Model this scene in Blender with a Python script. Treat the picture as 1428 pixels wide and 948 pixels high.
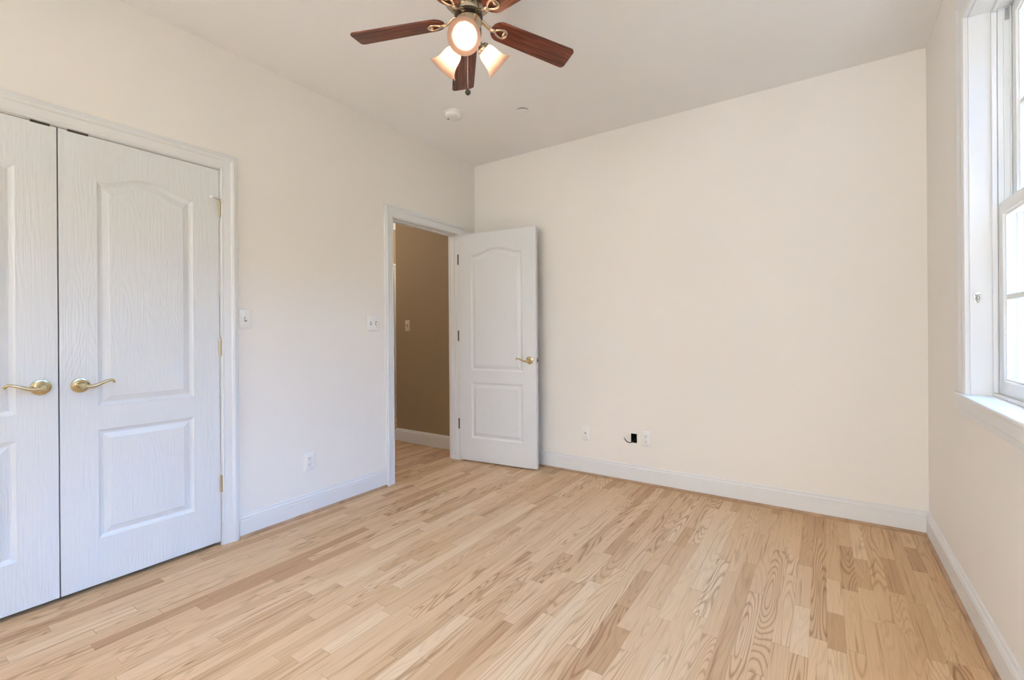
import bpy, bmesh, math, random
from mathutils import Vector, Matrix
random.seed(7)
PI = math.pi
for o in list(bpy.data.objects):
    bpy.data.objects.remove(o, do_unlink=True)
S = bpy.context.scene
COL = S.collection

# ------------------------------------------------------------------ camera
YAW, PITCH, ROLL = -0.59323, -0.0002, -0.00712
CAM = Vector((2.74826, -3.45461, 1.15691))
fw = Vector((math.sin(YAW)*math.cos(PITCH), math.cos(YAW)*math.cos(PITCH), math.sin(PITCH)))
rt = Vector((math.cos(YAW), -math.sin(YAW), 0))
up = rt.cross(fw)
r2 = rt*math.cos(ROLL) + up*math.sin(ROLL)
u2 = up*math.cos(ROLL) - rt*math.sin(ROLL)
cd = bpy.data.cameras.new('camera')
cam = bpy.data.objects.new('camera', cd)
COL.objects.link(cam)
cam.matrix_world = Matrix(((r2.x, u2.x, -fw.x, CAM.x), (r2.y, u2.y, -fw.y, CAM.y), (r2.z, u2.z, -fw.z, CAM.z), (0, 0, 0, 1)))
cd.sensor_fit = 'HORIZONTAL'
cd.sensor_width = 36.0
cd.lens = 643.07/1428*36.0
cd.shift_y = -(474-463.58)/1428
cd.clip_start = 0.02
S.camera = cam

# ------------------------------------------------------------------ light and exposure
S.view_settings.view_transform = 'Standard'
S.view_settings.look = 'None'
S.view_settings.gamma = 1.0
S.view_settings.use_curve_mapping = False
S.view_settings.exposure = 0.0
SKY_STRENGTH = 18.1
SKY_DIM = 0.10
BULB_STRENGTH = 36.0
HALL_WATTS = 18.0
wd = bpy.data.worlds.new('daylight')
S.world = wd
wd.use_nodes = True
wt = wd.node_tree
wt.nodes.clear()
w_out = wt.nodes.new('ShaderNodeOutputWorld')
w_bg = wt.nodes.new('ShaderNodeBackground')
w_tc = wt.nodes.new('ShaderNodeTexCoord')
w_sep = wt.nodes.new('ShaderNodeSeparateXYZ')
w_map = wt.nodes.new('ShaderNodeMapRange')
w_map.inputs['From Min'].default_value = -1.0
w_map.inputs['From Max'].default_value = 1.0
wt.links.new(w_tc.outputs['Generated'], w_sep.inputs[0])
wt.links.new(w_sep.outputs['Z'], w_map.inputs['Value'])
def sky_ramp(stops):
    n = wt.nodes.new('ShaderNodeValToRGB')
    el = n.color_ramp.elements
    el[0].position, el[0].color = stops[0][0], (*stops[0][1], 1)
    el[1].position, el[1].color = stops[-1][0], (*stops[-1][1], 1)
    for p, c in stops[1:-1]:
        e = el.new(p)
        e.color = (*c, 1)
    wt.links.new(w_map.outputs[0], n.inputs[0])
    return n.outputs[0]
# +x side: lawn, trees, clear blue sky; the other sides: invented pale ground and sky, bright to fill the room
side_sky = sky_ramp([(0.0, (0.060, 0.070, 0.058)), (0.49, (0.064, 0.074, 0.062)), (0.51, (0.052, 0.063, 0.054)), (0.58, (0.060, 0.074, 0.068)), (0.63, (0.215, 0.475, 1.00)), (1.0, (0.205, 0.485, 1.07))])
rear_sky = sky_ramp([(0.0, (0.765, 0.725, 0.71)), (0.49, (0.765, 0.725, 0.71)), (0.52, (0.60, 0.58, 0.58)), (0.60, (0.80, 0.775, 0.80)), (1.0, (0.82, 0.795, 0.84))])
w_az = wt.nodes.new('ShaderNodeMapRange')
w_az.interpolation_type = 'SMOOTHSTEP'
w_az.inputs['From Min'].default_value = 0.20
w_az.inputs['From Max'].default_value = 0.46
wt.links.new(w_sep.outputs['X'], w_az.inputs['Value'])
w_mix = wt.nodes.new('ShaderNodeMix')
w_mix.data_type = 'RGBA'
wt.links.new(w_az.outputs[0], w_mix.inputs[0])
wt.links.new(rear_sky, w_mix.inputs[6])
w_dim = wt.nodes.new('ShaderNodeMapRange')             # added dimming of the sky quarter between the two sides
w_dim.interpolation_type = 'SMOOTHSTEP'
w_dim.inputs['From Min'].default_value = -0.75
w_dim.inputs['From Max'].default_value = -0.15
w_dim.inputs['To Min'].default_value = SKY_DIM
w_dim.inputs['To Max'].default_value = 1.0
wt.links.new(w_sep.outputs['Y'], w_dim.inputs['Value'])
w_sh = wt.nodes.new('ShaderNodeVectorMath')
w_sh.operation = 'SCALE'
wt.links.new(side_sky, w_sh.inputs[0])
wt.links.new(w_dim.outputs[0], w_sh.inputs['Scale'])
wt.links.new(w_sh.outputs[0], w_mix.inputs[7])
wt.links.new(w_mix.outputs[2], w_bg.inputs[0])
w_bg.inputs[1].default_value = SKY_STRENGTH
wt.links.new(w_bg.outputs[0], w_out.inputs[0])

for hall_xyz in ((-1.55, -1.1, 2.45), (-1.45, 1.3, 2.45)):  # unseen fill lights without a fixture, added to brighten the hall
  hl = bpy.data.lights.new('hall_fill_light', 'POINT')
  hl.energy = HALL_WATTS
  hl.color = (1.0, 0.86, 0.68)
  hl.shadow_soft_size = 0.12
  hlo = bpy.data.objects.new('hall_fill_light', hl)
  hlo.location = hall_xyz
  COL.objects.link(hlo)

# ------------------------------------------------------------------ materials
def new_mat(name):
    m = bpy.data.materials.new(name)
    m.use_nodes = True
    return m, m.node_tree, m.node_tree.nodes['Principled BSDF']

def N(t, kind, **kw):
    n = t.nodes.new(kind)
    for k, v in kw.items():
        setattr(n, k, v)
    return n

def mth(t, op, a, b=None, c=None):
    n = t.nodes.new('ShaderNodeMath')
    n.operation = op
    for i, v in enumerate((a, b, c)):
        if v is None:
            continue
        if isinstance(v, (int, float)):
            n.inputs[i].default_value = v
        else:
            t.links.new(v, n.inputs[i])
    return n.outputs[0]

def vec(t, x, y, z):
    n = t.nodes.new('ShaderNodeCombineXYZ')
    for i, v in enumerate((x, y, z)):
        if isinstance(v, (int, float)):
            n.inputs[i].default_value = v
        else:
            t.links.new(v, n.inputs[i])
    return n.outputs[0]

def ramp(t, fac, stops, interp='LINEAR'):
    n = t.nodes.new('ShaderNodeValToRGB')
    n.color_ramp.interpolation = interp
    el = n.color_ramp.elements
    el[0].position, el[0].color = stops[0][0], (*stops[0][1], 1)
    el[1].position, el[1].color = stops[-1][0], (*stops[-1][1], 1)
    for p, c in stops[1:-1]:
        e = el.new(p)
        e.color = (*c, 1)
    t.links.new(fac, n.inputs[0])
    return n.outputs[0]

def mixc(t, blend, fac, a, b):
    n = t.nodes.new('ShaderNodeMix')
    n.data_type = 'RGBA'
    n.blend_type = blend
    for s, v in ((n.inputs[0], fac), (n.inputs[6], a), (n.inputs[7], b)):
        if isinstance(v, (int, float)):
            s.default_value = v
        elif isinstance(v, tuple):
            s.default_value = (*v, 1)
        else:
            t.links.new(v, s)
    return n.outputs[2]

def paint(name, col, rough=0.5, bump=0.0, scale=180.0, var=0.03, spec=0.5):
    m, t, b = new_mat(name)
    g = N(t, 'ShaderNodeNewGeometry')
    nz = N(t, 'ShaderNodeTexNoise')
    nz.inputs['Scale'].default_value = 1.3
    nz.inputs['Detail'].default_value = 3
    t.links.new(g.outputs['Position'], nz.inputs['Vector'])
    lo = tuple(c*(1-var) for c in col)
    hi = tuple(min(1, c*(1+var)) for c in col)
    t.links.new(ramp(t, nz.outputs['Fac'], [(0.3, lo), (0.7, hi)]), b.inputs['Base Color'])
    b.inputs['Roughness'].default_value = rough
    b.inputs['Specular IOR Level'].default_value = spec
    if bump:
        n2 = N(t, 'ShaderNodeTexNoise')
        n2.inputs['Scale'].default_value = scale
        n2.inputs['Detail'].default_value = 2
        t.links.new(g.outputs['Position'], n2.inputs['Vector'])
        bp = N(t, 'ShaderNodeBump')
        bp.inputs['Strength'].default_value = bump
        bp.inputs['Distance'].default_value = 0.001
        t.links.new(n2.outputs['Fac'], bp.inputs['Height'])
        t.links.new(bp.outputs[0], b.inputs['Normal'])
    return m

def metal(name, col, rough=0.2, var=0.1):
    m, t, b = new_mat(name)
    tc = N(t, 'ShaderNodeTexCoord')
    nz = N(t, 'ShaderNodeTexNoise')
    nz.inputs['Scale'].default_value = 40
    t.links.new(tc.outputs['Object'], nz.inputs['Vector'])
    t.links.new(ramp(t, nz.outputs['Fac'], [(0.3, tuple(c*(1-var) for c in col)), (0.7, col)]), b.inputs['Base Color'])
    b.inputs['Metallic'].default_value = 1.0
    b.inputs['Roughness'].default_value = rough
    return m

M = {}
M['wall'] = paint('cream_wall_paint', (0.88, 0.84, 0.79), 0.6, 0.12, 260, 0.012, 0.3)
M['ceil'] = paint('ceiling_paint', (0.93, 0.92, 0.91), 0.8, 0.1, 200, 0.01, 0.2)
M['trim'] = paint('white_trim_paint', (0.80, 0.80, 0.80), 0.38, 0.03, 90, 0.008)
M['vinyl'] = paint('white_vinyl', (0.86, 0.87, 0.86), 0.4, 0.0, 1, 0.008)
M['plastic'] = paint('white_plastic', (0.86, 0.85, 0.83), 0.3, 0.0, 1, 0.01)
M['almond'] = paint('almond_plastic', (0.66, 0.56, 0.42), 0.4, 0.0, 1, 0.01)
M['hall'] = paint('brown_hall_paint', (0.37, 0.285, 0.19), 0.6, 0.1, 260, 0.02, 0.3)
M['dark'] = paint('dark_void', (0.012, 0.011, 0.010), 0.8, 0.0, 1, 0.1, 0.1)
M['black'] = paint('black_rubber', (0.018, 0.017, 0.016), 0.45, 0.0, 1, 0.1)
M['bronze_shadow'] = paint('dark_bronze_and_shadow', (0.05, 0.035, 0.022), 0.4, 0.0, 1, 0.1)  # also stands in for shade on the entry hinges and sprinkler rim
M['brass'] = metal('antique_brass', (0.68, 0.57, 0.36), 0.16)
M['hinge'] = metal('satin_brass', (0.60, 0.52, 0.36), 0.32)
M['nickel'] = metal('brushed_nickel_bronze', (0.56, 0.49, 0.39), 0.22)
M['chrome'] = metal('chrome', (0.70, 0.70, 0.68), 0.15)

def door_material():
    m, t, b = new_mat('white_moulded_door')
    tc = N(t, 'ShaderNodeTexCoord')
    mp = N(t, 'ShaderNodeMapping')
    mp.inputs['Scale'].default_value = (150, 20, 5)
    t.links.new(tc.outputs['Object'], mp.inputs['Vector'])
    nz = N(t, 'ShaderNodeTexNoise')
    nz.inputs['Scale'].default_value = 1.0
    nz.inputs['Detail'].default_value = 4
    nz.inputs['Distortion'].default_value = 0.5
    t.links.new(mp.outputs[0], nz.inputs['Vector'])
    mp2 = N(t, 'ShaderNodeMapping')
    mp2.inputs['Scale'].default_value = (7, 3, 1.3)
    t.links.new(tc.outputs['Object'], mp2.inputs['Vector'])
    n2 = N(t, 'ShaderNodeTexNoise')
    n2.inputs['Detail'].default_value = 1
    n2.inputs['Scale'].default_value = 1.0
    t.links.new(mp2.outputs[0], n2.inputs['Vector'])
    rings = mth(t, 'SINE', mth(t, 'MULTIPLY', n2.outputs['Fac'], 130.0))
    hgt = mth(t, 'ADD', nz.outputs['Fac'], mth(t, 'MULTIPLY', rings, 0.10))
    bp = N(t, 'ShaderNodeBump')
    bp.inputs['Strength'].default_value = 0.8
    bp.inputs['Distance'].default_value = 0.002
    t.links.new(hgt, bp.inputs['Height'])
    t.links.new(bp.outputs[0], b.inputs['Normal'])
    b.inputs['Base Color'].default_value = (0.765, 0.775, 0.785, 1)
    b.inputs['Roughness'].default_value = 0.36
    return m
M['door'] = door_material()

def oak_floor():
    m, t, b = new_mat('oak_strip_floor')
    g = N(t, 'ShaderNodeNewGeometry')
    sp = N(t, 'ShaderNodeSeparateXYZ')
    t.links.new(g.outputs['Position'], sp.inputs[0])
    px, py = sp.outputs['X'], sp.outputs['Y']
    WID = 0.0572
    xs = mth(t, 'DIVIDE', mth(t, 'ADD', px, 10.0), WID)
    row = mth(t, 'FLOOR', xs)
    fx = mth(t, 'FRACT', xs)
    wn = N(t, 'ShaderNodeTexWhiteNoise', noise_dimensions='2D')
    t.links.new(vec(t, row, 3.3, 0), wn.inputs['Vector'])
    rr = N(t, 'ShaderNodeSeparateColor')
    t.links.new(wn.outputs['Color'], rr.inputs[0])
    length = mth(t, 'ADD', mth(t, 'MULTIPLY', rr.outputs[0], 0.42), 0.36)
    ys0 = mth(t, 'ADD', mth(t, 'DIVIDE', mth(t, 'ADD', py, 20.0), length), mth(t, 'MULTIPLY', rr.outputs[1], 37.0))
    # uneven board lengths: warp the coordinate a little before cutting it
    ys = mth(t, 'ADD', ys0, mth(t, 'MULTIPLY', mth(t, 'SINE', mth(t, 'MULTIPLY', ys0, 2.1)), 0.32))
    brd = mth(t, 'FLOOR', ys)
    fy = mth(t, 'FRACT', ys)
    w2 = N(t, 'ShaderNodeTexWhiteNoise', noise_dimensions='2D')
    t.links.new(vec(t, row, brd, 0), w2.inputs['Vector'])
    ids = N(t, 'ShaderNodeSeparateColor')
    t.links.new(w2.outputs['Color'], ids.inputs[0])
    i1, i2, i3 = ids.outputs[0], ids.outputs[1], ids.outputs[2]
    base = ramp(t, i1, [(0.0, (0.56, 0.325, 0.165)), (0.10, (0.66, 0.42, 0.228)), (0.30, (0.725, 0.48, 0.272)), (0.65, (0.755, 0.51, 0.295)), (0.90, (0.79, 0.55, 0.33)), (1.0, (0.82, 0.60, 0.38))])
    # cathedral figure: contour lines of a slow noise, different in each board
    nA = N(t, 'ShaderNodeTexNoise')
    nA.inputs['Scale'].default_value = 1.0
    nA.inputs['Detail'].default_value = 1.5
    nA.inputs['Roughness'].default_value = 0.4
    t.links.new(vec(t, mth(t, 'ADD', mth(t, 'MULTIPLY', px, 11.0), mth(t, 'MULTIPLY', i2, 60.0)), mth(t, 'MULTIPLY', py, 0.95), mth(t, 'MULTIPLY', i3, 80.0)), nA.inputs['Vector'])
    cont = mth(t, 'SINE', mth(t, 'MULTIPLY', nA.outputs['Fac'], 135.0))
    cont = mth(t, 'POWER', mth(t, 'MULTIPLY', mth(t, 'ADD', cont, 1.0), 0.5), 3.5)
    camt = mth(t, 'MULTIPLY', cont, mth(t, 'ADD', mth(t, 'MULTIPLY', mth(t, 'MULTIPLY', i3, i3), 0.68), 0.10))
    # fine pores along the board
    nB = N(t, 'ShaderNodeTexNoise')
    nB.inputs['Scale'].default_value = 1.0
    nB.inputs['Detail'].default_value = 3
    t.links.new(vec(t, mth(t, 'MULTIPLY', px, 420.0), mth(t, 'MULTIPLY', py, 9.0), mth(t, 'MULTIPLY', i2, 50.0)), nB.inputs['Vector'])
    pore = mth(t, 'MULTIPLY', mth(t, 'SUBTRACT', nB.outputs['Fac'], 0.42), 0.55)
    # slow streaks of heartwood
    nC = N(t, 'ShaderNodeTexNoise')
    nC.inputs['Scale'].default_value = 1.0
    nC.inputs['Detail'].default_value = 2
    t.links.new(vec(t, mth(t, 'MULTIPLY', px, 70.0), mth(t, 'MULTIPLY', py, 1.9), mth(t, 'MULTIPLY', i1, 90.0)), nC.inputs['Vector'])
    streak = ramp(t, nC.outputs['Fac'], [(0.58, (0, 0, 0)), (0.74, (1, 1, 1))])
    c1 = mixc(t, 'MULTIPLY', camt, base, (0.50, 0.36, 0.25))
    c2 = mixc(t, 'MULTIPLY', mth(t, 'MAXIMUM', pore, 0.0), c1, (0.42, 0.32, 0.24))
    c3 = mixc(t, 'MULTIPLY', mth(t, 'MULTIPLY', streak, 0.60), c2, (0.50, 0.36, 0.27))
    # joints
    ex = mth(t, 'MINIMUM', fx, mth(t, 'SUBTRACT', 1.0, fx))
    jx = mth(t, 'LESS_THAN', ex, 0.010)
    ey = mth(t, 'MULTIPLY', mth(t, 'MINIMUM', fy, mth(t, 'SUBTRACT', 1.0, fy)), length)
    jy = mth(t, 'LESS_THAN', ey, 0.0008)
    jn = mth(t, 'MAXIMUM', mth(t, 'MULTIPLY', jx, mth(t, 'ADD', 0.05, mth(t, 'MULTIPLY', rr.outputs[2], 0.45))), mth(t, 'MULTIPLY', jy, 0.55))
    c4 = mixc(t, 'MIX', jn, c3, (0.13, 0.075, 0.04))
    t.links.new(c4, b.inputs['Base Color'])
    rg = mth(t, 'ADD', mth(t, 'MULTIPLY', nB.outputs['Fac'], 0.15), 0.40)
    t.links.new(rg, b.inputs['Roughness'])
    b.inputs['Specular IOR Level'].default_value = 0.4
    bp = N(t, 'ShaderNodeBump')
    bp.inputs['Strength'].default_value = 0.12
    bp.inputs['Distance'].default_value = 0.001
    hh = mth(t, 'SUBTRACT', nB.outputs['Fac'], mth(t, 'MULTIPLY', jn, 2.0))
    t.links.new(hh, bp.inputs['Height'])
    t.links.new(bp.outputs[0], b.inputs['Normal'])
    return m
M['floor'] = oak_floor()

def wood(name, stops, sc=(40, 40, 3), rough=0.4):
    m, t, b = new_mat(name)
    tc = N(t, 'ShaderNodeTexCoord')
    mp = N(t, 'ShaderNodeMapping')
    mp.inputs['Scale'].default_value = sc
    t.links.new(tc.outputs['Object'], mp.inputs['Vector'])
    nz = N(t, 'ShaderNodeTexNoise')
    nz.inputs['Scale'].default_value = 1.0
    nz.inputs['Detail'].default_value = 5
    nz.inputs['Distortion'].default_value = 0.8
    t.links.new(mp.outputs[0], nz.inputs['Vector'])
    t.links.new(ramp(t, nz.outputs['Fac'], stops), b.inputs['Base Color'])
    b.inputs['Roughness'].default_value = rough
    return m
M['shoe'] = wood('oak_shoe_moulding', [(0.3, (0.34, 0.20, 0.11)), (0.7, (0.52, 0.34, 0.21))], (8, 8, 8))
M['blade'] = wood('walnut_blade', [(0.32, (0.045, 0.011, 0.005)), (0.5, (0.135, 0.032, 0.016)), (0.68, (0.25, 0.072, 0.038))], (5, 90, 30), 0.33)

def glass_mat():
    m, t, b = new_mat('window_glass')
    t.nodes.remove(b)
    out = t.nodes['Material Output']
    tr = N(t, 'ShaderNodeBsdfTransparent')
    tr.inputs[0].default_value = (0.96, 0.985, 0.97, 1)
    gl = N(t, 'ShaderNodeBsdfGlossy')
    gl.inputs['Roughness'].default_value = 0.02
    fr = N(t, 'ShaderNodeFresnel')
    gg = N(t, 'ShaderNodeNewGeometry')                 # the same reflectance from either face of the pane
    t.links.new(mth(t, 'ADD', 1.45, mth(t, 'MULTIPLY', gg.outputs['Backfacing'], 1/1.45-1.45)), fr.inputs['IOR'])
    mx = N(t, 'ShaderNodeMixShader')
    t.links.new(fr.outputs[0], mx.inputs[0])
    t.links.new(tr.outputs[0], mx.inputs[1])
    t.links.new(gl.outputs[0], mx.inputs[2])
    t.links.new(mx.outputs[0], out.inputs[0])
    return m
M['glass'] = glass_mat()

def shade_mat():
    m, t, b = new_mat('frosted_shade_glass')
    t.nodes.remove(b)
    out = t.nodes['Material Output']
    tc = N(t, 'ShaderNodeTexCoord')
    nz = N(t, 'ShaderNodeTexNoise')
    nz.inputs['Scale'].default_value = 30
    t.links.new(tc.outputs['Object'], nz.inputs['Vector'])
    colr = ramp(t, nz.outputs['Fac'], [(0.3, (0.93, 0.77, 0.67)), (0.7, (0.98, 0.82, 0.72))])
    tl = N(t, 'ShaderNodeBsdfTranslucent')
    df = N(t, 'ShaderNodeBsdfDiffuse')
    gl = N(t, 'ShaderNodeBsdfGlossy')
    gl.inputs['Roughness'].default_value = 0.15
    t.links.new(colr, tl.inputs[0])
    t.links.new(mixc(t, 'MULTIPLY', 1.0, colr, (0.5, 0.46, 0.43)), df.inputs[0])
    m1 = N(t, 'ShaderNodeMixShader')
    m1.inputs[0].default_value = 0.25
    t.links.new(tl.outputs[0], m1.inputs[1])
    t.links.new(df.outputs[0], m1.inputs[2])
    m2 = N(t, 'ShaderNodeMixShader')
    m2.inputs[0].default_value = 0.05
    t.links.new(m1.outputs[0], m2.inputs[1])
    t.links.new(gl.outputs[0], m2.inputs[2])
    t.links.new(m2.outputs[0], out.inputs[0])
    return m
M['shade'] = shade_mat()

def emit_mat(name, col, s):
    m, t, b = new_mat(name)
    b.inputs['Base Color'].default_value = (*col, 1)
    b.inputs['Emission Color'].default_value = (*col, 1)
    b.inputs['Emission Strength'].default_value = s
    return m
M['bulb'] = emit_mat('warm_bulb', (1.0, 0.83, 0.64), BULB_STRENGTH)

# ------------------------------------------------------------------ helpers
def link(name, me, mat=None, parent=None, smooth=False):
    o = bpy.data.objects.new(name, me)
    COL.objects.link(o)
    if mat is not None:
        me.materials.append(mat)
    if parent is not None:
        o.parent = parent
    if smooth:
        for p in me.polygons:
            p.use_smooth = True
        me.set_sharp_from_angle(angle=math.radians(40))
    return o

class MB:
    def __init__(s):
        s.v = []
        s.f = []
    def add(s, vs, fs):
        k = len(s.v)
        s.v += [tuple(p) for p in vs]
        s.f += [tuple(i+k for i in f) for f in fs]
        return s
    def box(s, a, b):
        x0, y0, z0 = [min(p, q) for p, q in zip(a, b)]
        x1, y1, z1 = [max(p, q) for p, q in zip(a, b)]
        return s.add([(x0, y0, z0), (x1, y0, z0), (x1, y1, z0), (x0, y1, z0), (x0, y0, z1), (x1, y0, z1), (x1, y1, z1), (x0, y1, z1)],
                     [(0, 3, 2, 1), (4, 5, 6, 7), (0, 1, 5, 4), (1, 2, 6, 5), (2, 3, 7, 6), (3, 0, 4, 7)])
    def lathe(s, prof, n=32, mtx=None, cap=True):
        """prof: list of (r, z) turned about the local z axis."""
        vs, fs = [], []
        for r, z in prof:
            for i in range(n):
                a = 2*PI*i/n
                vs.append(Vector((r*math.cos(a), r*math.sin(a), z)))
        for j in range(len(prof)-1):
            for i in range(n):
                k = (i+1) % n
                fs.append((j*n+i, j*n+k, (j+1)*n+k, (j+1)*n+i))
        if cap:
            if prof[0][0] > 1e-6:
                fs.append(tuple(range(n-1, -1, -1)))
            if prof[-1][0] > 1e-6:
                fs.append(tuple((len(prof)-1)*n+i for i in range(n)))
        if mtx is not None:
            vs = [mtx @ p for p in vs]
        return s.add(vs, fs)
    def tube(s, pts, rad, n=10, flat=1.0, upv=None):
        pts = [Vector(p) for p in pts]
        if not isinstance(rad, (list, tuple)):
            rad = [rad]*len(pts)
        vs, fs = [], []
        ref = Vector(upv) if upv else Vector((0, 0, 1))
        for i, p in enumerate(pts):
            tdir = (pts[min(i+1, len(pts)-1)]-pts[max(i-1, 0)]).normalized()
            a = ref - tdir*ref.dot(tdir)
            if a.length < 1e-4:
                a = Vector((1, 0, 0)) - tdir*tdir.x
            a.normalize()
            bb = tdir.cross(a)
            ref = a
            for k in range(n):
                t = 2*PI*k/n
                vs.append(p + a*math.cos(t)*rad[i]*flat + bb*math.sin(t)*rad[i])
        for j in range(len(pts)-1):
            for i in range(n):
                k = (i+1) % n
                fs.append((j*n+i, j*n+k, (j+1)*n+k, (j+1)*n+i))
        fs.append(tuple(range(n-1, -1, -1)))
        fs.append(tuple((len(pts)-1)*n+i for i in range(n)))
        return s.add(vs, fs)
    def prism(s, outline, d0, d1, fn):
        """outline of (a, b) pairs pushed from depth d0 to d1; fn(a, b, d) -> point"""
        n = len(outline)
        vs = [fn(a, b, d0) for a, b in outline] + [fn(a, b, d1) for a, b in outline]
        fs = [tuple(range(n-1, -1, -1)), tuple(range(n, 2*n))]
        fs += [(i, (i+1) % n, n+(i+1) % n, n+i) for i in range(n)]
        return s.add(vs, fs)
    def mesh(s, name):
        me = bpy.data.meshes.new(name)
        me.from_pydata(s.v, [], s.f)
        bm = bmesh.new()
        bm.from_mesh(me)
        bmesh.ops.remove_doubles(bm, verts=bm.verts, dist=1e-6)
        bmesh.ops.recalc_face_normals(bm, faces=bm.faces)
        bm.to_mesh(me)
        bm.free()
        return me
    def build(s, name, mat, parent=None, smooth=False, bevel=0.0):
        o = link(name, s.mesh(name), mat, parent, smooth)
        if bevel:
            md = o.modifiers.new('soft_edge', 'BEVEL')
            md.width = bevel
            md.segments = 2
            md.limit_method = 'ANGLE'
            md.angle_limit = math.radians(50)
        return o

def tag(o, label, cat, kind=None, group=None):
    o['label'] = label
    o['category'] = cat
    if kind:
        o['kind'] = kind
    if group:
        o['group'] = group
    return o

def empty(name, loc, rot=(0, 0, 0)):
    o = bpy.data.objects.new(name, None)
    o.empty_display_size = 0.05
    o.location = loc
    o.rotation_euler = rot
    COL.objects.link(o)
    return o

def rrect(w, h, r, n=4):
    """rounded rectangle centred on the origin"""
    out = []
    for cx, cy, a0 in ((w/2-r, h/2-r, 0), (-w/2+r, h/2-r, 90), (-w/2+r, -h/2+r, 180), (w/2-r, -h/2+r, 270)):
        for i in range(n+1):
            a = math.radians(a0+90*i/n)
            out.append((cx+r*math.cos(a), cy+r*math.sin(a)))
    return out

def frame_sweep(mb, prof, corners, mitres, fn, closed=False):
    """profile (t outward from the opening, h off the wall) swept round corners (a, b) with mitre directions."""
    n = len(prof)
    vs = []
    for (a, b), (da, db) in zip(corners, mitres):
        for t, h in prof:
            vs.append(fn(a+t*da, b+t*db, h))
    fs = []
    m = len(corners)
    for j in range(m if closed else m-1):
        k = (j+1) % m
        for i in range(n):
            q = (i+1) % n
            fs.append((j*n+i, j*n+q, k*n+q, k*n+i))
    if not closed:
        fs.append(tuple(range(n)))
        fs.append(tuple((m-1)*n+i for i in range(n-1, -1, -1)))
    mb.add(vs, fs)
    return mb

# ------------------------------------------------------------------ room dimensions
W, H, REAR = 3.237, 2.74, -5.70
TL, TR = 0.12, 0.16                      # left and right wall thickness
CY0, CY1, CZ = -3.550, -2.243, 2.0688     # closet opening in the left wall
EY0, EY1, EZ = -1.020, -0.238, 2.055     # entry opening in the left wall
HALLY, HALLX, FARX = -0.023, -1.075, -2.17
WZ0, WZ1 = 0.895, 2.402                  # window openings in the right wall
WIN = [(-1.92, -0.90), (-3.20, -2.18)]  # the second opening is out of view, added for daylight
RWIN = [(0.48, 1.50), (1.72, 2.74)]      # unseen window openings (x) added to the rear wall for daylight
LWIN = (-5.25, -4.23)                    # unseen window opening added to the left wall, behind the viewer, for daylight
HOLE = (1.517, 1.564, 0.303, 0.374)      # cut-out in the back wall

def struct(o, label, cat):
    return tag(o, label, cat, 'structure')

# floor and ceiling
struct(MB().box((-3.2, REAR-TR, -0.08), (W+TR, 3.2, 0)).build('floor', M['floor']), 'pale oak strip floor running towards the back wall', 'floor')
struct(MB().box((-3.2, REAR-TR, H), (W+TR, 3.2, H+0.08)).build('ceiling', M['ceil']), 'plain off-white ceiling above the whole room', 'ceiling')

# walls
b = MB()
b.box((-TL, REAR, 0), (0, LWIN[0]-0.02, H)).box((-TL, LWIN[1]+0.02, 0), (0, CY0, H)).box((-TL, LWIN[0]-0.02, 0), (0, LWIN[1]+0.02, WZ0-0.02)).box((-TL, LWIN[0]-0.02, WZ1+0.02), (0, LWIN[1]+0.02, H)).box((-TL, CY0, CZ), (0, CY1, H)).box((-TL, CY1, 0), (0, EY0, H)).box((-TL, EY0, EZ), (0, EY1, H)).box((-TL, EY1, 0), (0, 0, H))
struct(b.build('wall_left', M['wall']), 'cream wall holding the closet doors and the doorway', 'wall')
b = MB()
hx0, hx1, hz0, hz1 = HOLE
b.box((-TL, 0, 0), (hx0, 0.1, H)).box((hx1, 0, 0), (W+TR, 0.1, H)).box((hx0, 0, 0), (hx1, 0.1, hz0)).box((hx0, 0, hz1), (hx1, 0.1, H))
struct(b.build('wall_back', M['wall']), 'long blank cream wall beyond the open door', 'wall')
b = MB()
ys = sorted([REAR, 0.0] + [v for w in WIN for v in w])
fr = 0.02
b.box((W, WIN[0][1]+fr, 0), (W+TR, 0, H)).box((W, WIN[1][1]+fr, 0), (W+TR, WIN[0][0]-fr, H)).box((W, REAR, 0), (W+TR, WIN[1][0]-fr, H))
for y0, y1 in WIN:
    b.box((W, y0-fr, 0), (W+TR, y1+fr, WZ0-fr)).box((W, y0-fr, WZ1+fr), (W+TR, y1+fr, H))
struct(b.build('wall_right', M['wall']), 'cream wall with the window at its near end', 'wall')
b = MB()
q0, q1 = REAR-TR, REAR
b.box((-TL, q0, 0), (RWIN[0][0]-fr, q1, H)).box((RWIN[0][1]+fr, q0, 0), (RWIN[1][0]-fr, q1, H)).box((RWIN[1][1]+fr, q0, 0), (W+TR, q1, H))
for x0, x1 in RWIN:
    b.box((x0-fr, q0, 0), (x1+fr, q1, WZ0-fr)).box((x0-fr, q0, WZ1+fr), (x1+fr, q1, H))
struct(b.build('wall_rear', M['wall']), 'cream wall behind the viewer', 'wall')

# unseen block added outside the window wall to keep light off the reveal
M['blocker'] = paint('dark_blocker', (0.07, 0.06, 0.055), 0.7, 0.1, 60, 0.03, 0.2)
struct(MB().box((W+TR, REAR-TR, -0.6), (W+4.5, -3.60, 4.2)).build('wall_light_block', M['blocker']), 'unseen dark block added beyond the windows to hold back light', 'wall')

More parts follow.
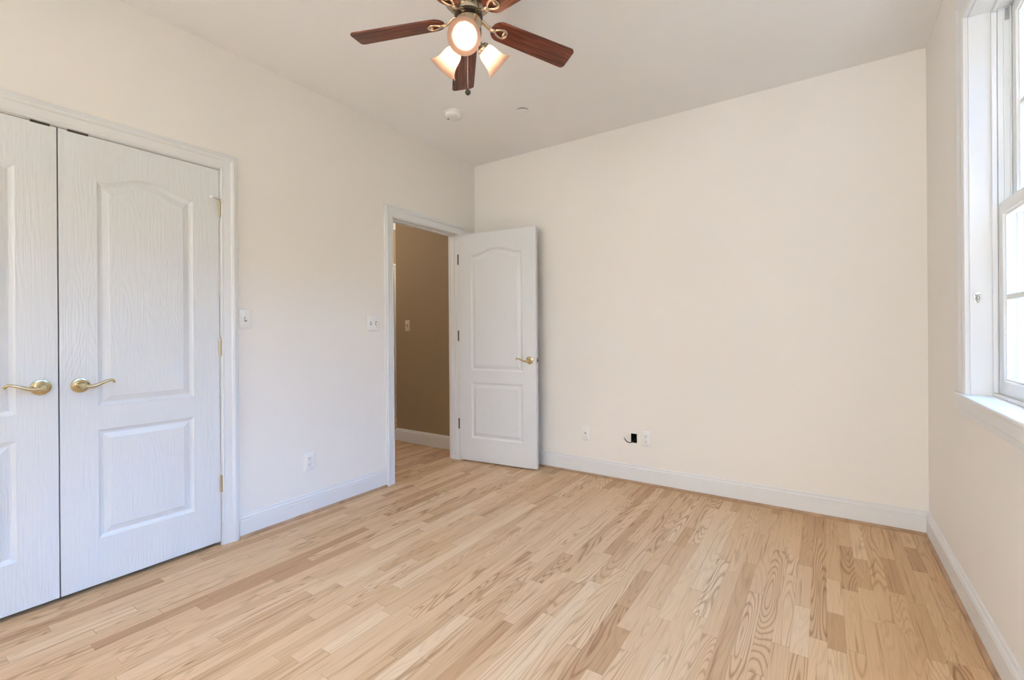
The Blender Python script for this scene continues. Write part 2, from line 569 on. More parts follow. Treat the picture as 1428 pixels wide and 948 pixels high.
# hall beyond the doorway
b = MB()
b.box((HALLX, HALLY, 0), (-TL, 0.1, H)).box((HALLX, 0.1, 0), (HALLX+0.1, 3.1, H))
struct(b.build('wall_hall', M['hall']), 'brown hall wall seen through the doorway', 'wall')
b = MB()
b.box((FARX-0.1, -2.0, 0), (FARX, 3.1, H)).box((FARX, -2.0, 0), (-TL, -1.9, H)).box((FARX, 3.0, 0), (HALLX, 3.1, H))
struct(b.build('wall_hall_far', M['hall']), 'brown wall at the far side of the hall', 'wall')
b = MB()
b.box((-0.75, CY0-0.1, 0), (-0.70, CY1+0.1, H)).box((-0.70, CY0-0.15, 0), (-TL, CY0-0.1, H)).box((-0.70, CY1+0.1, 0), (-TL, CY1+0.15, H))
struct(b.build('wall_closet', M['hall']), 'closet inside behind the white double doors', 'wall')

# ------------------------------------------------------------------ casings, baseboards
CAS = [(0.0, 0.0), (0.0, 0.009), (0.004, 0.012), (0.009, 0.012), (0.011, 0.0085), (0.015, 0.0105), (0.048, 0.0135), (0.053, 0.0185), (0.061, 0.0215), (0.068, 0.0215), (0.072, 0.0165), (0.081, 0.0160), (0.085, 0.012), (0.085, 0.0)]
def left_fn(a, z, h):
    return (h, a, z)

def casing(name, y0, y1, z1, label):
    b = MB()
    frame_sweep(b, CAS, [(y1, 0.0), (y1, z1), (y0, z1), (y0, 0.0)], [(1, 0), (1, 1), (-1, 1), (-1, 0)], left_fn)
    return struct(b.build(name, M['trim']), label, 'door casing')

def jamb(parent, y0, y1, z1, stop_x):
    t = 0.02
    b = MB()
    b.box((-TL, y1-0.006, 0), (0.0, y1+0.0, z1)).box((-TL, y0, 0), (0.0, y0+0.006, z1)).box((-TL, y0, z1-0.006), (0.0, y1, z1))
    o = b.build('jamb', M['trim'], parent)
    if stop_x is not None:
        x0, x1 = stop_x
        c = MB().box((x0, y1-0.018, 0), (x1, y1-0.006, z1-0.006)).box((x0, y0+0.006, 0), (x1, y0+0.018, z1-0.006)).box((x0, y0+0.018, z1-0.018), (x1, y1-0.018, z1-0.006))
        c.build('door_stop', M['trim'], parent, bevel=0.002)
    return o

tc_ = casing('trim_1', CY0+0.002, CY1-0.002, CZ-0.002, 'white casing around the closet double doors')
jamb(tc_, CY0, CY1, CZ, (-0.075, -0.045))
te_ = casing('trim_2', EY0+0.002, EY1-0.002, EZ-0.002, 'white casing around the doorway to the hall')
jamb(te_, EY0, EY1, EZ, (-0.085, -0.045))

BB = [(0.0, 0.004), (0.014, 0.004), (0.014, 0.098), (0.012, 0.102), (0.012, 0.106), (0.0145, 0.108), (0.0145, 0.112), (0.011, 0.119), (0.008, 0.123), (0.008, 0.127), (0.009, 0.129), (0.006, 0.135), (0.0, 0.136)]
SH = [(0.0135, 0.0), (0.027, 0.0), (0.0265, 0.006), (0.0235, 0.012), (0.019, 0.0155), (0.0135, 0.017)]

def baseboard(name, p0, p1, nrm, m0, m1, label, parent_mat='trim', shoe=True):
    """p0 -> p1 along the wall foot; nrm points into the room; m0, m1: 1 = inside mitre, -1 = outside mitre, 0 = square end"""
    p0, p1, nrm = Vector(p0), Vector(p1), Vector(nrm)
    d = (p1-p0).normalized()
    def run(prof, nm, mt, parent):
        n = len(prof)
        vs = [p0 + d*(h*m0) + nrm*h + Vector((0, 0, z)) for h, z in prof] + [p1 - d*(h*m1) + nrm*h + Vector((0, 0, z)) for h, z in prof]
        fs = [tuple(range(n-1, -1, -1)), tuple(range(n, 2*n))] + [(i, (i+1) % n, n+(i+1) % n, n+i) for i in range(n)]
        return MB().add(vs, fs).build(nm, mt, parent)
    o = struct(run(BB, name, M[parent_mat], None), label, 'baseboard')
    if shoe:
        s = run(SH, 'shoe_moulding', M['shoe'], o)
        s['label'] = 'oak shoe moulding'
    return o

CW = 0.0835
baseboard('baseboard_left', (0, CY1+CW, 0), (0, EY0-CW, 0), (1, 0, 0), 0, 0, 'white baseboard between the closet and the doorway')
baseboard('baseboard_left.001', (0, EY1+CW, 0), (0, 0, 0), (1, 0, 0), 0, 1, 'short white baseboard hidden behind the open door')
baseboard('baseboard_left.002', (0, REAR, 0), (0, CY0-CW, 0), (1, 0, 0), 1, 0, 'short white baseboard on the near side of the closet')
baseboard('baseboard_back', (0, 0, 0), (W, 0, 0), (0, -1, 0), 1, 1, 'white baseboard along the long blank wall')
baseboard('baseboard_right', (W, 0, 0), (W, REAR, 0), (-1, 0, 0), 1, 1, 'white baseboard under the window')
baseboard('baseboard_rear', (W, REAR, 0), (0, REAR, 0), (0, 1, 0), 1, 1, 'white baseboard behind the viewer')
baseboard('baseboard_hall', (-TL, HALLY, 0), (HALLX, HALLY, 0), (0, -1, 0), 0, -1, 'white baseboard on the brown hall wall', shoe=False)

# far hall: crown moulding, a cased white door
struct(MB().prism([(0, H-0.15), (0.02, H-0.15), (0.03, H-0.12), (0.09, H-0.03), (0.10, H), (0, H)], -1.9, 3.0, lambda h, z, y: (FARX+h, y, z)).build('trim_3', M['trim']), 'white crown moulding at the far side of the hall', 'crown moulding')
b = MB()
fy0, fy1 = 0.10, 0.925
frame_sweep(b, CAS, [(fy1, 0.0), (fy1, 2.03), (fy0, 2.03), (fy0, 0.0)], [(1, 0), (1, 1), (-1, 1), (-1, 0)], lambda a, z, h: (FARX+h, a, z))
struct(b.build('trim_4', M['trim']), 'white casing of a door at the far side of the hall', 'door casing')

# ------------------------------------------------------------------ panelled doors
def door_slab(name, w, h, t=0.035):
    """two-panel door with a cambered upper panel; local x 0..w, front at y=0 facing -y, z 0..h"""
    uL, uR = 0.128, w-0.126
    zl0, zl1, zu0, zuE, A = 0.205, 0.702, 0.809, 1.838, 0.050
    NA = 28
    b = MB()
    steps = [(0.0, 0.0), (0.004, 0.0035), (0.009, 0.0065), (0.016, 0.0088), (0.020, 0.0090), (0.042, 0.0030), (0.0445, 0.0012), (0.046, 0.0010)]
    def upper(s):
        pts = [(uL+s, zu0+s), (uR-s, zu0+s)]
        for i in range(NA+1):
            q = 1-i/NA
            pts.append((uL+s+(uR-uL-2*s)*q, zuE-s+A*0.5*(1-math.cos(2*PI*q))))
        return pts
    def lower(s):
        return [(uL+s, zl0+s), (uR-s, zl0+s), (uR-s, zl1-s), (uL+s, zl1-s)]
    for face in (0, 1):
        def P(u, z, d):
            return (u, d if face == 0 else t-d, z)
        def quad(*pts):
            b.add([P(u, z, 0) for u, z in pts], [tuple(range(len(pts)))])
        zs = [0, zl0, zl1, zu0, zuE, h]
        for z0, z1 in zip(zs, zs[1:]):
            quad((0, z0), (uL, z0), (uL, z1), (0, z1))
            quad((uR, z0), (w, z0), (w, z1), (uR, z1))
        quad((uL, 0), (uR, 0), (uR, zl0), (uL, zl0))
        quad((uL, zl1), (uR, zl1), (uR, zu0), (uL, zu0))
        arch = upper(0)[2:]
        for (a0, c0), (a1, c1) in zip(arch, arch[1:]):
            quad((a0, c0), (a0, h), (a1, h), (a1, c1))
        for fn in (upper, lower):
            loops = [[P(u, z, d) for u, z in fn(s)] for s, d in steps]
            n = len(loops[0])
            vs = [p for l in loops for p in l]
            fs = []
            for j in range(len(loops)-1):
                for i in range(n):
                    k = (i+1) % n
                    fs.append((j*n+i, j*n+k, (j+1)*n+k, (j+1)*n+i))
            fs.append(tuple((len(loops)-1)*n+i for i in range(n)))
            b.add(vs, fs)
    b.add([(0, 0, 0), (w, 0, 0), (w, 0, h), (0, 0, h), (0, t, 0), (w, t, 0), (w, t, h), (0, t, h)], [(0, 1, 5, 4), (2, 3, 7, 6), (1, 2, 6, 5), (3, 0, 4, 7)])
    o = b.build(name, M['door'])
    return o

def lever(parent, u, z, direction, mat, y0=0.0, sgn=-1):
    """lever handle: rosette and curved lever pointing along +/-x of the door; sgn is the side of the door (-1 = front)"""
    def Q(x, d, zz):
        return Vector((u+x, y0+sgn*d, z+zz))
    rot = Matrix.Translation((u, y0, z)) @ Matrix.Rotation(PI/2 if sgn < 0 else -PI/2, 4, 'X')
    b = MB().lathe([(0.0335, 0.0), (0.0335, 0.004), (0.031, 0.007), (0.028, 0.0075), (0.0265, 0.006), (0.024, 0.0065), (0.019, 0.010), (0.015, 0.015), (0.0125, 0.022), (0.0125, 0.040), (0.0, 0.040)], 36, rot)
    ro = b.build('lever_handle', mat, parent, True)
    pts, rad = [], []
    for i in range(21):
        q = i/20
        x = direction*(-0.006 + 0.116*q)
        dz = 0.006*math.sin(q*2*PI*0.9+PI) + 0.016*q*q - (0.012 if q > 0.93 else 0)*((q-0.93)/0.07)
        pts.append(Q(x, 0.043+0.004*math.sin(q*PI) - (0.010*((q-0.9)/0.1) if q > 0.9 else 0), dz))
        rad.append(0.0095*(1-q)+0.0058*q)
    MB().tube(pts, rad, 12, 1.0, (0, 0, 1)).build('lever', mat, ro, True)
    MB().lathe([(0.0, 0.055), (0.008, 0.054), (0.011, 0.050), (0.0125, 0.045), (0.0125, 0.036)], 24, rot).build('hub_cap', mat, ro, True)
    return ro

def hinge(parent, x, y, z, mat, h=0.089):
    b = MB()
    b.lathe([(0.0, -0.004), (0.004, -0.003), (0.0045, 0.0), (0.0062, 0.0), (0.0062, h/5-0.0008), (0.0055, h/5), (0.0062, h/5+0.0008), (0.0062, 2*h/5-0.0008), (0.0055, 2*h/5), (0.0062, 2*h/5+0.0008), (0.0062, 3*h/5-0.0008), (0.0055, 3*h/5), (0.0062, 3*h/5+0.0008), (0.0062, 4*h/5-0.0008), (0.0055, 4*h/5), (0.0062, 4*h/5+0.0008), (0.0062, h), (0.0045, h), (0.004, h+0.003), (0.0, h+0.004)], 14, Matrix.Translation((x, y, z-h/2)))
    return b.build('hinge', mat, parent, True)

DW, DH = 0.641, 2.037
# closet pair: rotated so that the front faces the room (+x) and local x runs along world +y
d2 = door_slab('door_2', DW, DH)
d2.location = (0.0, -2.8935, 0.022)
d2.rotation_euler = (0, 0, PI/2)
struct(d2, 'white two-panel closet door hinged on the doorway side', 'door')
d1 = door_slab('door_1', DW, DH)
d1.location = (0.0, -2.8985-DW, 0.022)
d1.rotation_euler = (0, 0, PI/2)
struct(d1, 'white two-panel closet door cut off by the picture edge', 'door')
lever(d2, 0.067, 0.913, 1, M['brass'])
lever(d1, DW-0.054, 0.917, -1, M['brass'])
for z in (1.825, 1.065, 0.317):
    hinge(d2, DW+0.001, -0.0055, z, M['hinge'])
    hinge(d1, -0.001, -0.0055, z, M['hinge'])
MB().tube([(DW-0.045, -0.030, 1.874), (DW-0.02, -0.017, 1.876), (DW+0.002, -0.008, 1.874), (DW+0.018, -0.022, 1.868)], 0.0032, 8).build('hinge_pin_stop', M['nickel'], d2, True)
MB().lathe([(0.0, -0.006), (0.006, -0.006), (0.007, 0.0), (0.006, 0.006), (0.0, 0.006)], 12, Matrix.Translation((DW-0.048, -0.031, 1.874)) @ Matrix.Rotation(PI/2, 4, 'Y')).build('bumper', M['plastic'], d2, True)
MB().box((0.030, -0.0008, DH-0.004), (0.100, 0.03, DH+0.006)).build('ball_catch', M['bronze_shadow'], d2)
MB().box((DW-0.080, -0.0008, DH-0.004), (DW-0.020, 0.03, DH+0.006)).build('ball_catch', M['bronze_shadow'], d1)

# the open bedroom door
d3 = door_slab('door_3', 0.765, 2.030)
ANG = math.radians(7.0)
d3.location = (0.006, -0.2475, 0.012)
d3.rotation_euler = (0, 0, ANG)
struct(d3, 'white two-panel door standing open against the blank wall', 'door')
lever(d3, 0.705, 0.909, -1, M['brass'])
lever(d3, 0.705, 0.909, -1, M['brass'], 0.035, 1)
b = MB().box((0.765, 0.006, 0.88), (0.7665, 0.029, 0.937)).build('latch_plate', M['hinge'], d3)
MB().box((0.7665, 0.011, 0.898), (0.774, 0.024, 0.920)).build('latch_bolt', M['bronze_shadow'], b, bevel=0.002)
for z in (1.81, 1.118, 0.322):
    hinge(d3, -0.0065, 0.0, z, M['bronze_shadow'])  # hinges coloured dark in place of the shading at the jamb

# far hall door
d4 = door_slab('door_4', fy1-fy0-0.01, 2.025)
d4.location = (FARX+0.004, fy0+0.005, 0.004)
d4.rotation_euler = (0, 0, PI/2)
for v in d4.data.vertices:
    v.co.y = min(v.co.y, 0.0035)
struct(d4, 'white door at the far side of the hall', 'door')

# ------------------------------------------------------------------ windows
def window(name, y0, y1, label, loc=None, rz=0.0):
    root = empty(name, (W, (y0+y1)/2, WZ0))
    struct(root, label, 'window')
    inv = Matrix.Translation(-Vector(root.location))
    def put(nm, b, mat, parent=root, **k):
        if parent is root:
            b.v = [tuple(inv @ Vector(p)) for p in b.v]
        else:
            b.v = [tuple(inv @ Vector(p)) for p in b.v]
        return b.build(nm, mat, parent, **k)
    # casing: two sides, head and a thicker bottom piece
    WP = [(0.0, 0.0), (0.0, 0.014), (0.012, 0.018), (0.018, 0.014), (0.022, 0.013), (0.060, 0.014), (0.092, 0.019), (0.100, 0.019), (0.110, 0.013), (0.114, 0.010), (0.114, 0.0)]
    e = 0.008
    b = MB()
    frame_sweep(b, WP, [(y1+e, WZ0), (y1+e, WZ1+e), (y0-e, WZ1+e), (y0-e, WZ0)], [(1, 0), (1, 1), (-1, 1), (-1, 0)], lambda a, z, h: (W-h, a, z))
    put('casing', b, M['trim'])
    b = MB().prism([(0.0, WZ0), (-0.030, WZ0), (-0.033, WZ0-0.004), (-0.033, WZ0-0.012), (-0.028, WZ0-0.020), (-0.024, WZ0-0.060), (-0.020, WZ0-0.066), (-0.014, WZ0-0.066), (-0.010, WZ0-0.094), (0.0, WZ0-0.098)], y0-0.118, y1+0.118, lambda h, z, y: (W+h, y, z))
    put('sill', b, M['trim'])
    # jamb box
    t = 0.02
    b = MB().box((W, y1, WZ0), (W+TR, y1+t, WZ1)).box((W, y0-t, WZ0), (W+TR, y0, WZ1)).box((W, y0-t, WZ1), (W+TR, y1+t, WZ1+t)).box((W, y0-t, WZ0-t), (W+TR, y1+t, WZ0))
    put('jamb', b, M['trim'])
    b = MB()
    x0, x1 = W+0.062, W+0.077
    b.box((x0, y1-0.014, WZ0+0.012), (x1, y1, WZ1)).box((x0, y0, WZ0+0.012), (x1, y0+0.014, WZ1)).box((x0, y0+0.014, WZ1-0.014), (x1, y1-0.014, WZ1)).box((x0, y0, WZ0), (x1, y1, WZ0+0.012))
    put('inner_stop', b, M['trim'], bevel=0.003)
    # vinyl side tracks
    for ya, s in ((y1, -1), (y0, 1)):
        b = MB().box((x1, ya, WZ0), (W+TR, ya+s*0.006, WZ1))
        for k in range(5):
            xx = x1+0.002+k*0.017
            b.box((xx, ya+s*0.006, WZ0), (xx+0.004, ya+s*0.014, WZ1))
        put('side_track', b, M['vinyl'])
    # sashes
    zm = 1.640
    def sash(nm, x, za, zb, lowrail, toprail):
        st = 0.040
        a0, a1 = y0+0.015, y1-0.015
        b = MB().box((x, a1-st, za), (x+0.034, a1, zb)).box((x, a0, za), (x+0.034, a0+st, zb)).box((x, a0+st, za), (x+0.034, a1-st, za+lowrail)).box((x, a0+st, zb-toprail), (x+0.034, a1-st, zb))
        so = put(nm, b, M['vinyl'], bevel=0.003)
        gy0, gy1, gz0, gz1 = a0+st, a1-st, za+lowrail, zb-toprail
        bead = MB()
        for q0, q1 in (((x+0.008, gy1-0.008, gz0), (x+0.026, gy1, gz1)), ((x+0.008, gy0, gz0), (x+0.026, gy0+0.008, gz1)), ((x+0.008, gy0+0.008, gz0), (x+0.026, gy1-0.008, gz0+0.008)), ((x+0.008, gy0+0.008, gz1-0.008), (x+0.026, gy1-0.008, gz1))):
            bead.box(q0, q1)
        put('glazing_bead', bead, M['vinyl'], so)
        g = MB().box((x+0.015, gy0, gz0), (x+0.019, gy1, gz1))
        put('pane', g, M['glass'], so)
        mu = MB()
        nv = 4
        for k in range(1, nv):
            yy = gy0+(gy1-gy0)*k/nv
            mu.box((x+0.009, yy-0.009, gz0), (x+0.0145, yy+0.009, gz1))
            mu.box((x+0.0195, yy-0.009, gz0), (x+0.025, yy+0.009, gz1))
        zz = (gz0+gz1)/2
        mu.box((x+0.009, gy0, zz-0.009), (x+0.0145, gy1, zz+0.009)).box((x+0.0195, gy0, zz-0.009), (x+0.025, gy1, zz+0.009))
        put('muntin', mu, M['vinyl'], so)
        return so
    lo = sash('lower_sash', W+0.080, WZ0+0.003, zm, 0.062, 0.045)
    hi = sash('upper_sash', W+0.118, zm-0.035, WZ1-0.002, 0.045, 0.045)
    lk = MB().box((W+0.084, (y0+y1)/2-0.03, zm), (W+0.112, (y0+y1)/2+0.03, zm+0.012))
    put('sash_lock', lk, M['vinyl'], lo, bevel=0.003)
    # sash stop at the head of the track
    b = MB().box((W+0.098, y1-0.020, WZ1-0.055), (W+0.108, y1-0.014, WZ1-0.012))
    put('track_clip', b, M['chrome'])
    if loc is not None:
        root.location = loc
        root.rotation_euler = (0, 0, rz)
    return root
window('window_1', *WIN[0], 'white double-hung window beside the blank wall')
window('window_2_added', *WIN[1], 'unseen white double-hung window added for daylight in the same wall, nearer the viewer')  # this and the following windows are unseen, added to bring in daylight
window('window_5_added', -0.51, 0.51, 'unseen white double-hung window added for daylight in the closet wall behind the viewer', (0.0, (LWIN[0]+LWIN[1])/2, WZ0), PI)
window('window_3_added', -0.51, 0.51, 'unseen white double-hung window added for daylight behind the viewer, closet side', ((RWIN[0][0]+RWIN[0][1])/2, REAR, WZ0), -PI/2)
window('window_4_added', -0.51, 0.51, 'unseen white double-hung window added for daylight behind the viewer, far from the closet', ((RWIN[1][0]+RWIN[1][1])/2, REAR, WZ0), -PI/2)

# small latch hook on the window reveal
hk = MB().prism(rrect(0.017, 0.040, 0.008), 0.0, 0.003, lambda a, z, d: (a, -d, z)).build('window_hook', M['chrome'], None, True)
hk.location = (3.258, -0.900, 1.283)
tag(hk, 'small chrome hook on the white window reveal', 'hook')
MB().tube([(0.0, -0.003, 0.008), (0.0, -0.013, 0.009), (0.0, -0.018, 0.002), (0.0, -0.017, -0.008), (0.0, -0.012, -0.016), (0.0, -0.004, -0.020)], [0.004, 0.004, 0.0045, 0.0045, 0.004, 0.0035], 10, 1.0, (1, 0, 0)).build('hook_arm', M['chrome'], hk, True)
for s in (-1, 1):
    MB().lathe([(0.0025, 0.0), (0.0022, 0.0012), (0.0, 0.0014)], 10, Matrix.Translation((s*0.005, -0.003, 0.010)) @ Matrix.Rotation(PI/2, 4, 'X')).build('screw', M['bronze_shadow'], hk, True)

# ------------------------------------------------------------------ plates on the walls
def plate_root(name, loc, rz, w, h, mat, t=0.006):
    """wall plate; local x along the wall, local -y off the wall"""
    b = MB()
    o1, o2 = rrect(w, h, 0.004), rrect(w-0.008, h-0.008, 0.003)
    n = len(o1)
    vs = [(a, 0, z) for a, z in o1] + [(a, -t*0.45, z) for a, z in o1] + [(a, -t, z) for a, z in o2]
    fs = [tuple(range(n))]
    for j in range(2):
        fs += [(j*n+i, j*n+(i+1) % n, (j+1)*n+(i+1) % n, (j+1)*n+i) for i in range(n)]
    fs.append(tuple(2*n+i for i in range(n)))
    e = empty(name, loc, (0, 0, rz))
    b.add(vs, fs).build('cover_plate', mat, e, True)
    return e

def screw(e, x, z, mat, y=-0.006):
    s = MB().lathe([(0.0033, -0.0002), (0.003, 0.001), (0.0, 0.0013)], 12, Matrix.Translation((x, y, z)) @ Matrix.Rotation(PI/2, 4, 'X')).build('screw', mat, e, True)
    MB().box((x-0.0027, y-0.0016, z-0.0004), (x+0.0027, y-0.0008, z+0.0004)).build('screw_slot', M['bronze_shadow'], s)

def toggle(e, x, z, mat, upward):
    f = MB().box((x-0.0065, -0.0068, z-0.0125), (x+0.0065, -0.0055, z+0.0125)).build('toggle_frame', M['bronze_shadow'], e)
    s = 1 if upward else -1
    b = MB().add([(x-0.0045, -0.006, z-0.009), (x+0.0045, -0.006, z-0.009), (x+0.0045, -0.006, z+0.009), (x-0.0045, -0.006, z+0.009),
                  (x-0.004, -0.018, z+s*0.009-0.003), (x+0.004, -0.018, z+s*0.009-0.003), (x+0.004, -0.018, z+s*0.009+0.003), (x-0.004, -0.018, z+s*0.009+0.003)],
                 [(0, 1, 2, 3), (4, 5, 6, 7), (0, 1, 5, 4), (1, 2, 6, 5), (2, 3, 7, 6), (3, 0, 4, 7)])
    b.build('toggle', mat, e, bevel=0.001)

def switch(name, loc, rz, gangs, mat, label, ups):
    w = 0.070 if gangs == 1 else 0.114
    e = plate_root(name, loc, rz, w, 0.1143, mat)
    tag(e, label, 'light switch')
    for i in range(gangs):
        x = 0 if gangs == 1 else (-0.023, 0.023)[i]
        toggle(e, x, 0, mat, ups[i])
        screw(e, x, 0.030, mat)
        screw(e, x, -0.030, mat)
    return e

def outlet(name, loc, rz, label):
    e = plate_root(name, loc, rz, 0.072, 0.1165, M['plastic'])
    tag(e, label, 'outlet')
    for s in (1, -1):
        zc = s*0.0195
        out = []
        for i in range(24):
            a = 2*PI*i/24
            out.append((0.0172*math.cos(a), max(-0.0125, min(0.0125, 0.0172*math.sin(a)))))
        r = MB().prism(out, 0.0055, 0.0078, lambda a, z, d: (a, -d, z+zc)).build('receptacle', M['plastic'], e)
        sl = MB()
        sl.box((-0.0080, -0.0083, zc-0.001), (-0.0058, -0.0070, zc+0.0085)).box((0.0058, -0.0083, zc+0.000), (0.0080, -0.0083+0.0013, zc+0.0075))
        sl.prism([(0.0028*math.cos(2*PI*i/12), -0.007+0.0028*math.sin(2*PI*i/12)) for i in range(12)], 0.0070, 0.0083, lambda a, z, d: (a, -d, z+zc))
        so = sl.build('slots', M['bronze_shadow'], r)
    screw(e, 0, 0, M['plastic'])
    return e

switch('light_switch', (0, -2.1165, 1.243), PI/2, 1, M['plastic'], 'white single light switch beside the closet casing', [True])
switch('light_switch', (0, -1.209, 1.232), PI/2, 2, M['plastic'], 'white double light switch beside the doorway casing', [True, False])
switch('light_switch', (-0.898, HALLY, 1.237), 0, 1, M['almond'], 'almond light switch on the brown hall wall', [True])
outlet('wall_outlet', (0, -1.726, 0.336), PI/2, 'white duplex outlet low on the wall between closet and doorway')
outlet('wall_outlet', (1.635, 0, 0.345), 0, 'white duplex outlet beside the black hole in the blank wall')
e = plate_root('coax_plate', (1.139, 0, 0.329), 0, 0.070, 0.1143, M['plastic'])
tag(e, 'white cable jack plate low on the blank wall nearest the door', 'wall plate')
c = MB().lathe([(0.0065, 0.0055), (0.0065, 0.008), (0.0048, 0.008), (0.0048, 0.015), (0.0, 0.015)], 12, Matrix.Translation((0, 0, 0.004)) @ Matrix.Rotation(PI/2, 4, 'X')).build('coax_jack', M['nickel'], e, True)
c['label'] = 'metal threaded jack'
screw(e, 0, 0.042, M['plastic'])
screw(e, 0, -0.042, M['plastic'])

# cut-out with a cable
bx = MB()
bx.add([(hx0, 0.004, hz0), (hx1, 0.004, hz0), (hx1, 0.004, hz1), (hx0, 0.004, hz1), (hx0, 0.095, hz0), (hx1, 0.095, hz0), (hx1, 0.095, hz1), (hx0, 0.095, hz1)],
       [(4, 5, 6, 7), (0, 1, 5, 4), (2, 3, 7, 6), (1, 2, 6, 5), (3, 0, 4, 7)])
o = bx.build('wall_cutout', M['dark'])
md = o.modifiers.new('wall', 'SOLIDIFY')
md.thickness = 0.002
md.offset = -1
tag(o, 'black rectangular hole cut in the blank wall above the baseboard', 'wall hole')
pts = [(1.552, 0.06, 0.345), (1.548, 0.03, 0.328), (1.538, 0.004, 0.316), (1.525, -0.014, 0.307), (1.508, -0.022, 0.306), (1.492, -0.024, 0.312), (1.481, -0.024, 0.324), (1.476, -0.023, 0.332)]
sm = []
for i in range(len(pts)-1):
    for k in range(4):
        sm.append(Vector(pts[i]).lerp(Vector(pts[i+1]), k/4))
sm.append(Vector(pts[-1]))
for _ in range(3):
    sm = [sm[0]] + [(sm[i-1]+sm[i]*2+sm[i+1])/4 for i in range(1, len(sm)-1)] + [sm[-1]]
cb = MB().tube(sm, 0.0034, 10).build('coax_cable', M['black'], None, True)
tag(cb, 'black cable end curling out of the hole in the blank wall', 'cable')
MB().lathe([(0.0042, 0.0), (0.0042, 0.010), (0.001, 0.010), (0.0008, 0.014), (0.0, 0.014)], 10, Matrix.Translation(sm[-1]) @ (sm[-1]-sm[-2]).to_track_quat('Z', 'Y').to_matrix().to_4x4()).build('cable_connector', M['nickel'], cb, True)

# ------------------------------------------------------------------ ceiling pieces
e = empty('smoke_detector', (0.553, -0.935, H))
tag(e, 'white round smoke detector on the ceiling in front of the fan', 'smoke detector')
MB().lathe([(0.0, 0.0), (0.066, 0.0), (0.066, -0.010), (0.062, -0.013), (0.0, -0.013)], 40).build('mounting_base', M['plastic'], e, True)
MB().lathe([(0.059, -0.013), (0.059, -0.026), (0.054, -0.034), (0.042, -0.040), (0.022, -0.042), (0.0, -0.042)], 40).build('cover', M['plastic'], e, True)
MB().lathe([(0.010, -0.041), (0.010, -0.044), (0.0, -0.045)], 20, Matrix.Translation((0.012, -0.012, 0))).build('test_button', M['plastic'], e, True)
MB().box((-0.042, -0.016, -0.0425), (-0.028, -0.008, -0.036)).build('indicator', M['bronze_shadow'], e)
e = empty('sprinkler_cover', (0.981, -0.678, H))
tag(e, 'small flat white sprinkler cover disc on the ceiling', 'sprinkler cover')
MB().lathe([(0.0, 0.0), (0.0395, 0.0), (0.0395, -0.006), (0.0, -0.006)], 32).build('shadow_collar', M['bronze_shadow'], e, True)  # dark ring stands in for the shadow around the disc rim
MB().lathe([(0.0, -0.006), (0.0415, -0.006), (0.0415, -0.0085), (0.040, -0.0095), (0.0, -0.0095)], 36).build('cover_disc', M['ceil'], e, True)

# ------------------------------------------------------------------ ceiling fan
FX, FY = 1.498, -1.915
fan = empty('ceiling_fan', (FX, FY, H))
tag(fan, 'five-blade dark wood ceiling fan with three lit bell shades', 'ceiling fan')
def zz(v):
    return v-H
MB().lathe([(0.0, 0.0), (0.092, 0.0), (0.094, -0.012), (0.096, -0.055), (0.108, -0.080), (0.112, -0.105), (0.110, -0.145), (0.104, -0.168), (0.090, -0.182), (0.070, -0.186), (0.0, -0.186)], 48).build('motor_housing', M['nickel'], fan, True)
MB().lathe([(0.0, -0.185), (0.0455, -0.185), (0.0455, -0.219), (0.043, -0.223), (0.0, -0.223)], 40).build('motor_hub', M['nickel'], fan, True)
MB().lathe([(0.0, -0.222), (0.060, -0.222), (0.060, -0.233), (0.0, -0.233)], 40).build('flywheel', M['bronze_shadow'], fan, True)
MB().lathe([(0.0, -0.232), (0.041, -0.232), (0.041, -0.240), (0.052, -0.243), (0.0545, -0.248), (0.0545, -0.308), (0.050, -0.330), (0.036, -0.348), (0.016, -0.358), (0.012, -0.366), (0.0, -0.368)], 40).build('light_kit', M['nickel'], fan, True)
BZ = -0.242
def blade_xf(deg):
    # blades slope so that the edge ahead hangs lower
    return Matrix.Rotation(math.radians(deg), 4, 'Z') @ Matrix.Translation((0, 0, BZ)) @ Matrix.Rotation(math.radians(3.0), 4, 'Y') @ Matrix.Rotation(math.radians(-11.5), 4, 'X')
def blade_outline():
    r0, r1 = 0.108, 0.522
    pts = []
    for i in range(13):                      # rounded root
        a = PI/2 + PI*i/12
        pts.append((r0+0.048+0.048*math.cos(a), 0.050*math.sin(a)))
    # slightly tapering to a wider squared tip with rounded corners
    for cx, cy, a0 in ((r1-0.022, -0.0375, -90), (r1-0.018, 0.0435, 0)):
        for i in range(7):
            a = math.radians(a0+90*i/6)
            pts.append((cx+0.018*math.cos(a), cy+0.018*math.sin(a)))
    return pts
bl_me = MB().prism(blade_outline(), -0.003, 0.003, lambda a, c, d: (a, c, d)).mesh('blade')
bl_me.materials.append(M['blade'])
def iron_mesh():
    b = MB()
    # open teardrop loop under the blade root and a neck up to the flywheel
    loop = []
    n = 28
    for i in range(n+1):
        a = 2*PI*i/n
        loop.append((0.152+0.028*math.cos(a), (0.020+0.006*math.cos(a))*math.sin(a), -0.008))
    b.tube(loop, 0.0058, 8, 0.8)
    b.tube([(0.048, 0.0, 0.014), (0.062, 0.0, 0.014), (0.076, 0.0, 0.008), (0.090, 0.0, -0.003), (0.106, 0.0, -0.008), (0.128, 0.0, -0.008)], [0.013, 0.012, 0.010, 0.009, 0.010, 0.012], 10, 0.55, (0, 0, 1))
    b.lathe([(0.0, -0.013), (0.006, -0.012), (0.007, -0.006), (0.007, 0.0)], 12, Matrix.Translation((0.166, 0.0, 0)))
    b.box((0.162, -0.020, -0.010), (0.170, 0.020, -0.004))
    return b.mesh('blade_iron')
ir_me = iron_mesh()
ir_me.materials.append(M['nickel'])
for p in ir_me.polygons:
    p.use_smooth = True
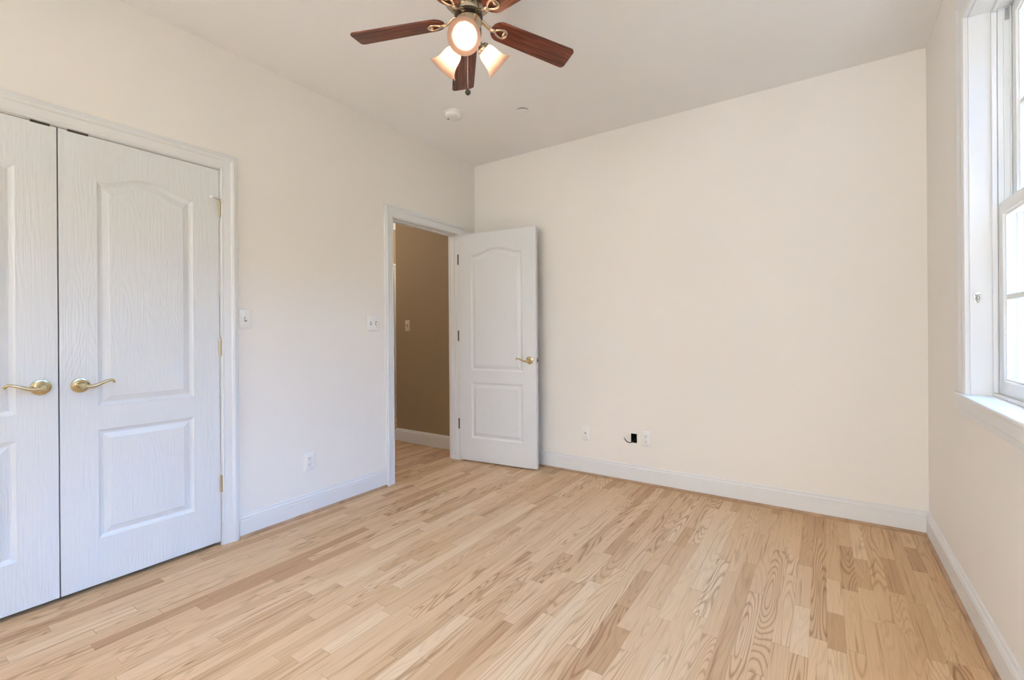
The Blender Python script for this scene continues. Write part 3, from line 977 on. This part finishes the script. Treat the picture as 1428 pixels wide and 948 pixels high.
for deg in (62.0, 132.5, 204.5, 276.5, 348.5):
    bo = bpy.data.objects.new('blade', bl_me)
    COL.objects.link(bo)
    bo.parent = fan
    bo.matrix_local = blade_xf(deg)
    io = bpy.data.objects.new('blade_iron', ir_me)
    COL.objects.link(io)
    io.parent = bo
# three shades: bell glass open towards its own side and down
TILT = math.radians(52)
for deg in (-58.5, 61.5, 181.5):
    m = Matrix.Rotation(math.radians(deg), 4, 'Z') @ Matrix.Translation((0.046, 0, -0.331)) @ Matrix.Rotation(PI-TILT, 4, 'Y')
    # local +z is now the axis of the shade, pointing out and down
    prof = [(0.024, 0.030), (0.030, 0.036), (0.036, 0.048), (0.039, 0.064), (0.041, 0.082), (0.045, 0.098), (0.052, 0.112), (0.061, 0.122), (0.067, 0.126)]
    inner = [(r-0.0028, z+0.0006) for r, z in prof]
    b = MB()
    b.lathe(prof + [(0.0668, 0.128)] + inner[::-1], 48, None, False)
    so = b.build('lamp_shade', M['shade'], fan, True)
    so.matrix_local = m
    h = MB().lathe([(0.0, -0.004), (0.012, -0.004), (0.012, 0.010), (0.024, 0.018), (0.027, 0.024), (0.027, 0.036), (0.0, 0.036)], 28).build('socket_cup', M['nickel'], so, True)
    bu = MB().lathe([(0.0, 0.036), (0.010, 0.036), (0.012, 0.044), (0.0185, 0.058), (0.021, 0.070), (0.0195, 0.082), (0.013, 0.091), (0.0, 0.095)], 24).build('bulb', M['bulb'], so, True)
# pull chains
def chain(x, y, z0, z1, fob):
    prof = []
    k = 0
    z = z0
    while z > z1:
        prof += [(0.0007, z), (0.0015, z-0.0012), (0.0007, z-0.0024)]
        z -= 0.0032
    b = MB().lathe(prof, 6, Matrix.Translation((x, y, 0)))
    c = b.build('pull_chain', M['chrome'], fan, True)
    if fob == 'ball':
        MB().lathe([(0.0, z1+0.004), (0.003, z1+0.003), (0.004, z1-0.001), (0.010, z1-0.005), (0.0125, z1-0.012), (0.0115, z1-0.019), (0.006, z1-0.025), (0.0, z1-0.026)], 20, Matrix.Translation((x, y, 0))).build('fob', M['bronze_shadow'], c, True)
    else:
        MB().lathe([(0.0, z1+0.002), (0.0028, z1), (0.0034, z1-0.006), (0.0046, z1-0.022), (0.0046, z1-0.026), (0.0, z1-0.028)], 14, Matrix.Translation((x, y, 0))).build('fob', M['black'], c, True)
chain(-0.004, -0.004, -0.362, zz(2.200), 'ball')
chain(-0.062, -0.030, -0.300, zz(2.248), 'bar')
